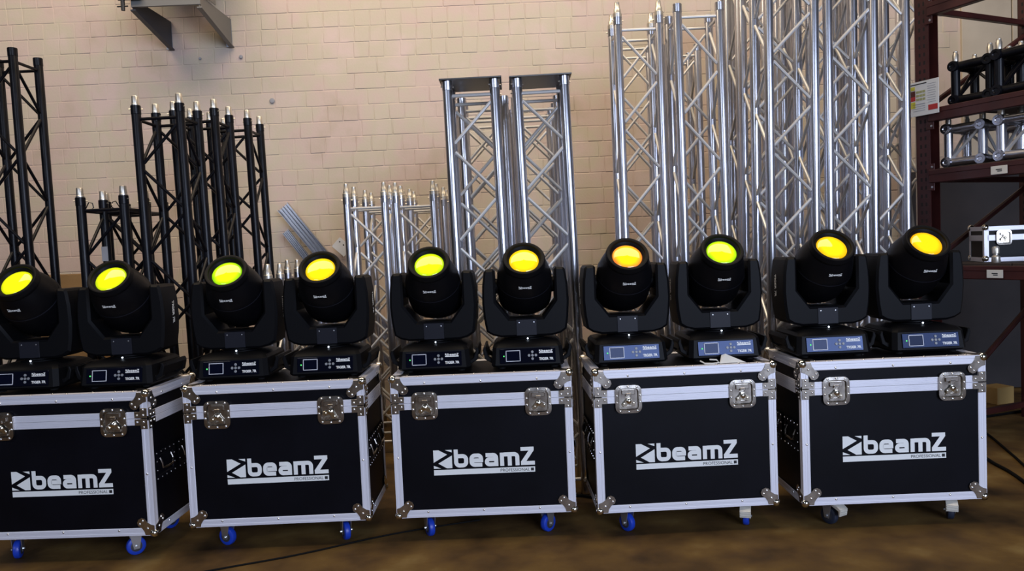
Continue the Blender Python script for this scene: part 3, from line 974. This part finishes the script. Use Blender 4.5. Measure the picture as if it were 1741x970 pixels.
truss('very tall silver truss reaching above the frame, closest to the red rack sign', 2.208, 4.62, 3.05, .0062, 'silver', 'plain', GT, 0, 1, .248, .044)
truss('very tall silver truss second in the left column of the tallest block', 1.545, 4.57, 3.05, .013, 'silver', 'plain', GT, 0, 1)
truss('very tall silver truss third in the left column of the tallest block', 1.575, 4.97, 3.05, .012, 'silver', 'plain', GT)
truss('very tall silver truss rearmost in the left column of the tallest block', 1.640, 5.34, 3.05, .010, 'silver', 'plain', GT, 0, 1)
truss('very tall silver truss second in the middle column of the tallest block', 1.878, 4.60, 3.05, .010, 'silver', 'plain', GT, 0, 1)
truss('very tall silver truss third in the middle column of the tallest block', 1.905, 4.99, 3.05, .010, 'silver', 'plain', GT)
truss('very tall silver truss behind the one closest to the red rack sign', 2.26, 5.02, 3.05, .006, 'silver', 'plain', GT)
truss('very tall silver truss half hidden behind the post of the red rack', 2.60, 5.20, 3.05, .004, 'silver', 'plain', GT, 0, 1)

# ------------------------------------------------------------------ red pallet rack
RA = -math.radians(65.2)
rk = tag(empty('pallet_rack', (2.575, 4.70, 0), (0, 0, RA)), 'dark red steel pallet rack at the right edge of the picture', 'rack')
RL, RD = 2.3, 1.0
SH = [1.035, 1.610, 1.975, 2.60]                       # beam centre heights


def post_mesh():
    b = MB()
    H = 3.3
    b.box((0, 0, H / 2), (.004, .085, H)).box((.045, -.0405, H / 2), (.09, .004, H)).box((.045, .0405, H / 2), (.09, .004, H))
    return b.mesh('post', 'rack_red', 0)


pm = post_mesh()
hole = MB()
for z in range(1, 64):
    for y in (-.022, .022):
        hole.box((-.0022, y, z * .05), (.001, .012, .022))
    for x in (.030, .060):
        hole.box((x, -.0428, z * .05), (.012, .001, .022))
hole_me = hole.mesh('slot_rows', 'rack_hole', 0)
for px in (0, RL):
    for py in (0, RD):
        p = obj('post', pm, rk, (px - .045, py, 0))
        tag(obj('slot_rows', hole_me, p), kind='stuff')
beam = MB().box((RL / 2, 0, 0), (RL - .09, .05, .07), .004).box((RL / 2, -.022, .028), (RL - .09, .012, .03), .003).mesh('beam', 'rack_red')
for z in SH:
    for py in (-.035, RD + .03):
        obj('beam', beam, rk, (0, py, z))
    for px, s in ((.05, 1), (RL - .05, -1)):
        cn = obj('beam_connector', MB().box((px, -.047, z), (.05, .006, .16), .001).mesh('beam_connector', 'rack_red'), rk)
        for k in (-.06, 0, .06):
            obj('bolt', cached('bolt', lambda: MB().lathe([(.007, 0), (.007, .004), (.003, .005)], 8, Matrix.Rotation(PI / 2, 4, 'X')).mesh('bolt', 'zinc')), cn, (px + .012 * s, -.05, z + k))
for z in SH[:3]:
    for k in range(5):
        w = (RL - .1) / 5
        obj('shelf_board', cached('sb', lambda: MB().box((0, RD / 2, 0), (w - .006, RD - .02, .018), .002).mesh('shelf_board', 'shelf_board')), rk, (.05 + (k + .5) * w, 0, z + .045))
for px in (.0, RL):                                    # end-frame lacing
    for (z0, z1) in ((.15, .75), (1.10, 1.56), (2.05, 2.55), (2.7, 3.2)):
        obj('diagonal_brace', MB().cyl((px, .03, z0), (px, RD - .03, z1), .018, 8).mesh('diagonal_brace', 'rack_red'), rk)
    for z in (.10, 1.60, 2.62, 3.24):
        obj('cross_bar', MB().box((px, RD / 2, z), (.035, RD - .06, .035), .003).mesh('cross_bar', 'rack_red'), rk)
obj('diagonal_brace', MB().cyl((.10, RD - .10, .20), (RL - .6, RD - .10, .98), .016, 8).mesh('diagonal_brace', 'rack_red'), rk)


def rack_pt(x, y, z):
    c, s = math.cos(RA), math.sin(RA)
    return (2.575 + x * c - y * s, 4.70 + x * s + y * c, z)


def plate_thing(name, label, cat, x, y, z, w, h, th, m, rz=0.0, rxx=0.0):
    o = empty(name, rack_pt(x, y, z), (rxx, 0, RA + rz))
    tag(o, label, cat)
    obj('board', MB().box((0, 0, 0), (w, th, h), .001).mesh('board', m), o)
    return o


sg = plate_thing('load_sign', 'white load-capacity sign with yellow and red blocks on the rack post', 'sign', 0.015, -.078, 2.085, .235, .205, .004, 'sign_white')
# its print: coloured fields and rules
for (x, z, w, h, m) in ((-.062, .066, .050, .022, 'sign_yellow'), (-.062, .034, .054, .034, 'sign_brown'), (-.062, .004, .054, .026, 'sign_red'), (-.060, -.034, .050, .038, 'sign_yellow'),
                        (.080, -.062, .060, .032, 'sign_red'), (-.020, .088, .120, .006, 'print_black')):
    obj('print_field', MB().box((x, -.0026, z), (w, .0008, h)).mesh('print_field', m, 0), sg)
for i in range(3):
    for j in range(3):
        obj('print_field', MB().box((-.020 + .021 * i, -.0026, .040 - .022 * j), (.018, .0008, .014)).mesh('print_field', 'sign_olive', 0), sg)
for i in range(9):
    obj('print_line', MB().box((.074 - .004 * (i % 2), -.0026, .078 - .0135 * i), (.052, .0008, .0022)).mesh('print_line', 'sign_grey', 0), sg)
for i in range(4):
    obj('print_line', MB().box((-.010, -.0026, -.032 - .013 * i), (.080, .0008, .0026 if i else .004)).mesh('print_line', 'sign_grey', 0), sg)

for (x, z, lb) in ((.475, SH[1], 'small white label on the shelf beam below the silver corner blocks'), (.445, SH[0], 'small white label on the lowest visible shelf beam')):
    t = plate_thing('shelf_label', lb, 'label', x, -.068, z - .002, .092, .046, .002, 'tag_paper')
    for k in range(2):
        obj('print_line', MB().box((.004 * k, -.0014, .003 - .009 * k), (.034 - .008 * k, .0006, .005)).mesh('print_line', 'print_black', 0), t)


def corner_block(label, x, y, z, m, mb, rz, spig=True, s=.10, group=None):
    """truss corner: cube of tubes with flanged nodes, a brace on each side and spigots on top"""
    o = tag(empty('truss_corner', rack_pt(x, y, z), (0, 0, RA + rz)), label, 'truss part', group)
    t = cached(('cbt', m, s), lambda: MB().cyl((0, 0, -s), (0, 0, s), .025, 16).mesh('tube', m))
    nd_ = cached(('cbn', m), lambda: MB().lathe([(.016, -.037), (.030, -.036), (.032, -.030), (.032, .030), (.030, .036), (.016, .037), (.012, .032)], 18, Matrix.Rotation(PI / 2, 4, 'X')).mesh('node', m))
    bl = math.hypot(2 * s, 2 * s) - .06
    bm = cached(('cbb', mb, s), lambda: MB().cyl((0, 0, -bl / 2), (0, 0, bl / 2), .009, 8).mesh('brace', mb))
    sp = cached('cbs', lambda: MB().lathe([(.017, 0), (.017, .040), (.013, .046), (.013, .058), (.008, .062)], 14).mesh('spigot', 'coupler_steel'))
    zc = s + .032
    for a in (-1, 1):
        for b in (-1, 1):
            obj('tube', t, o, (a * s, b * s, zc))
            obj('tube', t, o, (0, a * s, zc + b * s), (0, PI / 2, 0))
            obj('tube', t, o, (a * s, 0, zc + b * s), (PI / 2, 0, 0))
            for c in (-1, 1):
                n = obj('node', nd_, o, (a * s, b * s, zc + c * s))
            if spig:
                obj('spigot', sp, o, (a * s, b * s, zc + s + .030))
    obj('brace', bm, o, (0, -s, zc), (0, PI / 4, 0))
    obj('brace', bm, o, (0, s, zc), (0, -PI / 4, 0))
    obj('brace', bm, o, (s, 0, zc), (PI / 4, 0, 0))
    obj('brace', bm, o, (-s, 0, zc), (-PI / 4, 0, 0))
    return o


S2 = SH[1] + .054
corner_block('silver truss corner block on the rack, next to the left post', .165, .19, S2, 'aluminium', 'brace_aluminium', .10)
corner_block('silver truss corner block on the rack, cut by the right edge of the picture', .50, .17, S2, 'aluminium', 'brace_aluminium', .06)
corner_block('silver truss corner block at the back of the rack shelf', .26, .58, S2, 'aluminium', 'brace_aluminium', -.05)
S1 = SH[2] + .054
corner_block('black truss corner block on the upper rack shelf, near the load sign', .21, .20, S1, 'truss_black', 'truss_black', .08, True, .10)
corner_block('black truss corner block on the upper rack shelf, further right by the picture edge', .50, .16, S1, 'truss_black', 'truss_black', .0, True, .10)
corner_block('black truss corner block at the back of the upper rack shelf', .42, .60, S1, 'truss_black', 'truss_black', .2, True, .10)

# dark board added in place of shaded wall, and a pale batten
tag(obj('shade_board', MB().box((0, 0, .88), (1.5, .02, 1.76), .002).mesh('shade_board', 'wall_shade'), None, (3.98, 6.08, .003), (-.055, 0, 0)), 'large dark grey board added for the shaded wall behind the rack', 'board')
tag(obj('batten', MB().box((0, 0, .86), (.05, .03, 1.72), .002).mesh('batten', 'bracket_grey'), None, (3.26, 5.98, .003), (-.07, -.06, 0)), 'narrow pale batten leaning beside the dark grey board', 'batten')
# small flight case on the lower shelf
fc = tag(empty('small_case', rack_pt(.290, .390, SH[0] + .0545), (0, 0, RA + .90)), 'small black case with aluminium edges lying on the rack shelf', 'flight case')
w, d_, h_ = .44, .25, .21
obj('body', MB().box((0, 0, .07), (w, d_, .138), .002).mesh('body', 'laminate_black'), fc)
obj('lid', MB().box((0, 0, .176), (w, d_, .068), .002).mesh('lid', 'laminate_black'), fc)
for sx in (-1, 1):
    for sy in (-1, 1):
        obj('edge_rail', MB().box((sx * (w / 2 - .010), sy * (d_ / 2 - .010), .105), (.026, .026, .21), .001).mesh('edge_rail', 'extrusion'), fc)
        for zz in (0.006, .204):
            obj('corner', MB().lathe([(.020 * math.sin(PI * i / 6) + 1e-4, -.020 * math.cos(PI * i / 6)) for i in range(7)], 12, Matrix.Translation((sx * (w / 2 - .006), sy * (d_ / 2 - .006), zz + (.014 if zz < .1 else 0))), False).mesh('corner', 'ball_chrome'), fc)
    for zz, hh in ((.013, .026), (.142, .034), (.197, .026)):
        obj('edge_rail', MB().box((0, sx * (d_ / 2 - .010), zz), (w - .03, .026, hh), .001).mesh('edge_rail', 'extrusion'), fc)
        obj('edge_rail', MB().box((sx * (w / 2 - .010), 0, zz), (.026, d_ - .03, hh), .001).mesh('edge_rail', 'extrusion'), fc)
for sx in (-.12, .12):
    lt = obj('latch', CM['dish'], fc, (sx, -d_ / 2 - .0115, .142))
    lt.scale = (.7, 1, .7)
    obj('keeper', CM['keeper'], lt)
    obj('butterfly_wing', CM['wing'], lt)
# tray and a loose spigot in front of it
tr = tag(empty('steel_tray', rack_pt(.80, .20, SH[0] + .0545), (0, 0, RA)), 'flat dark steel tray on the rack shelf beside the small case', 'tray')
obj('tray_floor', MB().box((0, 0, .003), (.34, .30, .006), .001).mesh('tray_floor', 'plate_steel'), tr)
for (c, s_) in (((0, -.148, .02), (.34, .005, .04)), ((0, .148, .02), (.34, .005, .04)), ((-.168, 0, .02), (.005, .30, .04)), ((.168, 0, .02), (.005, .30, .04))):
    obj('tray_side', MB().box(c, s_, .001).mesh('tray_side', 'plate_steel'), tr)
sp = tag(obj('conical_coupler', MB().lathe([(.022, 0), (.024, .004), (.022, .035), (.013, .044), (.013, .050), (.019, .054), (.020, .085), (.016, .092), (.010, .094)], 18).mesh('conical_coupler', 'coupler_steel'), None, rack_pt(.37, .06, SH[0] + .0545)), 'loose silver coupler standing on the rack shelf edge', 'coupler')

# ------------------------------------------------------------------ wall shelf with two brackets
ws = tag(empty('wall_bracket_shelf', (-2.40, WY - .01, 3.0)), 'grey steel shelf on two triangular wall brackets, top left', 'shelf')


def plate_bracket(x, m):
    # triangular web in the yz plane, y negative is out from the wall
    b = MB().prism([(0, .0), (0, .22), (-.63, .21), (-.63, .125)][::-1], x - .002, x + .002, 0, None, 'yz')
    b.prism([(0, 0), (0, -.008), (-.63, .117), (-.63, .125)][::-1], x - .018, x + .018, 0, None, 'yz')
    return b.mesh('bracket', m)


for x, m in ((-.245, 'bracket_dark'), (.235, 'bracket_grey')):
    br = obj('bracket', plate_bracket(x, m), ws)
    obj('wall_flange', MB().box((x - .02, -.002, .11), (.05, .004, .22)).mesh('wall_flange', 'bracket_zinc', 0), br)
    for zz in (.03, .19):
        obj('bolt', MB().lathe([(.010, 0), (.010, .007), (.005, .008)], 6, Matrix.Translation((x - .03, -.004, zz)) @ Matrix.Rotation(PI / 2, 4, 'X')).mesh('bolt', 'zinc'), br)
obj('front_beam', MB().box((-.005, -.625, .36), (.50, .02, .44), .002).mesh('front_beam', 'bracket_grey'), ws)
obj('shelf_deck', MB().box((0.0, -.32, .59), (.70, .62, .02), .002).mesh('shelf_deck', 'bracket_grey'), ws)
obj('side_plate', MB().box((.250, -.49, .40), (.004, .28, .36)).mesh('side_plate', 'bracket_grey', 0), ws)
cl = tag(empty('clamp', (-2.655, WY - .67, 3.120)), 'small black clamp hanging at the corner of the wall shelf', 'clamp')
obj('jaw', MB().box((0.0, 0, .085), (.17, .035, .040), .004).mesh('jaw', 'clamp_black'), cl)
obj('screw_rod', MB().cyl((-.045, 0, -.01), (-.045, 0, .11), .014, 10).mesh('screw_rod', 'clamp_black'), cl)
obj('tommy_bar', MB().cyl((-.085, 0, .02), (-.010, 0, .02), .006, 8).mesh('tommy_bar', 'clamp_black'), cl)

# ------------------------------------------------------------------ leaning profiles, boxes, cables, paper


def u_profile(name, label, p0, p1, w, h, cat='profile', roll=0.0):
    p0, p1 = Vector(p0), Vector(p1)
    d = p1 - p0
    z = d.normalized()
    yv = Vector((0, -1, 0))
    yv = (yv - z * yv.dot(z)).normalized()
    xv = yv.cross(z)
    mx = rx(xv, yv, z) @ Matrix.Rotation(roll, 3, 'Z')
    t = .004
    poly = [(-w / 2, 0), (w / 2, 0)]
    for k, hh in ((1, 1), (.5, .6), (0, .8), (-.5, .6), (-1, 1)):
        c = k * (w / 2 - t / 2)
        poly += [(c + t / 2, t), (c + t / 2, h * hh), (c - t / 2, h * hh), (c - t / 2, t)] if abs(k) < 1 else ([(w / 2, h), (w / 2 - t, h), (w / 2 - t, t)] if k > 0 else [(-w / 2 + t, t), (-w / 2 + t, h), (-w / 2, h)])
    o = obj(name, MB().prism(poly, 0, d.length, 0, None, 'xy').mesh(name, 'aluminium', 0), None, p0, mx)
    return tag(o, label, cat, 'aluminium profiles leaning on the wall')


u_profile('aluminium_profile', 'wide grooved aluminium profile leaning against the brick wall', (-.52, 6.06, .012), (-1.80, 6.16, 1.70), .10, .05)
u_profile('aluminium_profile', 'narrow aluminium profile leaning below the wide grooved one', (-.68, 5.98, .012), (-1.77, 6.08, 1.50), .055, .03)
o = tag(empty('aluminium_plate', (-1.36, 6.19, 1.36), (-.12, .75, 0)), 'small drilled aluminium plate resting on the leaning profiles', 'plate')
obj('plate', MB().box((0, 0, 0), (.13, .008, .10), .001).mesh('plate', 'brace_aluminium'), o)
for k in (-.04, 0, .04):
    obj('hole', MB().lathe([(.006, 0), (.006, .001)], 10, Matrix.Translation((k, -.0042, .02)) @ Matrix.Rotation(PI / 2, 4, 'X')).mesh('hole', 'rack_hole'), o)


def carton(label, x, y, z, w, d, h, m='cardboard', rz=0.0, name='cardboard_box'):
    o = tag(empty(name, (x, y, z), (0, 0, rz)), label, 'box')
    obj('carton', MB().box((0, 0, h / 2), (w, d, h), .002).mesh('carton', m), o)
    obj('flap', MB().box((0, -d / 4 - .001, h + .0015), (w - .004, d / 2 - .004, .003)).mesh('flap', m, 0), o)
    obj('flap', MB().box((0, d / 4 + .001, h + .0015), (w - .004, d / 2 - .004, .003)).mesh('flap', m, 0), o)
    return o


carton('tall cardboard box seen between the two leftmost black trusses', -3.40, 5.85, 0, .55, .40, 1.235)
carton('small pale box on the floor under the red rack', 3.55, 5.60, 0, .16, .14, .12, 'wood_pale', .3)


def cable(label, pts, r=.006):
    P = [Vector(p) for p in pts]
    out = []
    for i in range(len(P) - 1):
        a, b, c, d = P[max(i - 1, 0)], P[i], P[i + 1], P[min(i + 2, len(P) - 1)]
        for k in range(8):
            t = k / 8
            out.append(.5 * ((2 * b) + (c - a) * t + (2 * a - 5 * b + 4 * c - d) * t * t + (3 * b - a - 3 * c + d) * t ** 3))
    out.append(P[-1])
    return tag(obj('cable', MB().tube(out, r, 8).mesh('cable', 'cable_black')), label, 'cable', 'black cables')


cable('thin black cable running across the floor under the second flight case', [(-1.75, 2.95, .004), (-1.304, 3.143, .004), (-.997, 3.263, .004), (-.67, 3.432, .004), (-.484, 3.508, .004), (-.2, 3.60, .004)], .004)
cable('black cable drooping down the gap left of the middle flight case', [(-.60, 4.02, .75), (-.63, 3.97, .55), (-.655, 3.95, .35), (-.62, 3.92, .16), (-.56, 3.90, .02), (-.40, 3.98, .009)], .008)
cable('black cable on the floor in the gap right of the middle flight case', [(.15, 3.87, .009), (.30, 3.88, .009), (.40, 3.83, .009), (.58, 3.86, .009)], .008)
cable('black cable on the floor beside the rack, far one', [(2.4, 4.96, .009), (2.9, 5.08, .009), (3.182, 5.151, .009), (3.525, 5.268, .009), (4.2, 5.5, .009)], .009)
cable('black cable on the floor beside the rack, middle one', [(2.98, 5.0, .007), (2.924, 4.707, .007), (2.78, 4.25, .007), (2.68, 3.93, .007), (2.62, 3.5, .007)], .007)
cable('black cable on the floor beside the rack, near one', [(2.45, 4.70, .009), (2.60, 4.337, .009), (2.585, 4.1, .009), (2.56, 3.9, .009), (2.46, 3.5, .009)], .009)

# torn paper on the lid of the fourth case
yw = CASES[3][2]
px, py = .740 + .185, 3.336 + .045
ps = tag(empty('paper_scrap', (px, py, CZ + CH + .004), (0, 0, yw)), 'torn white scrap of paper lying on a flight case lid', 'paper')
obj('fold', MB().add([(-.02, -.012, 0), (.03, -.016, .002), (.10, -.008, 0), (.012, .006, .040), (-.005, .01, .034), (.05, .02, .002)], [(0, 1, 3, 4), (1, 2, 3), (2, 5, 3), (5, 4, 3), (0, 4, 5)]).mesh('fold', 'paper_white', 0), ps)
obj('torn_strip', MB().tube([(-.10, .012, .012), (-.085, -.006, .003), (-.05, -.012, .002), (-.02, -.006, .004), (-.03, .0, .016), (-.06, .004, .018)], .0035, 6).mesh('torn_strip', 'paper_white', 0), ps)
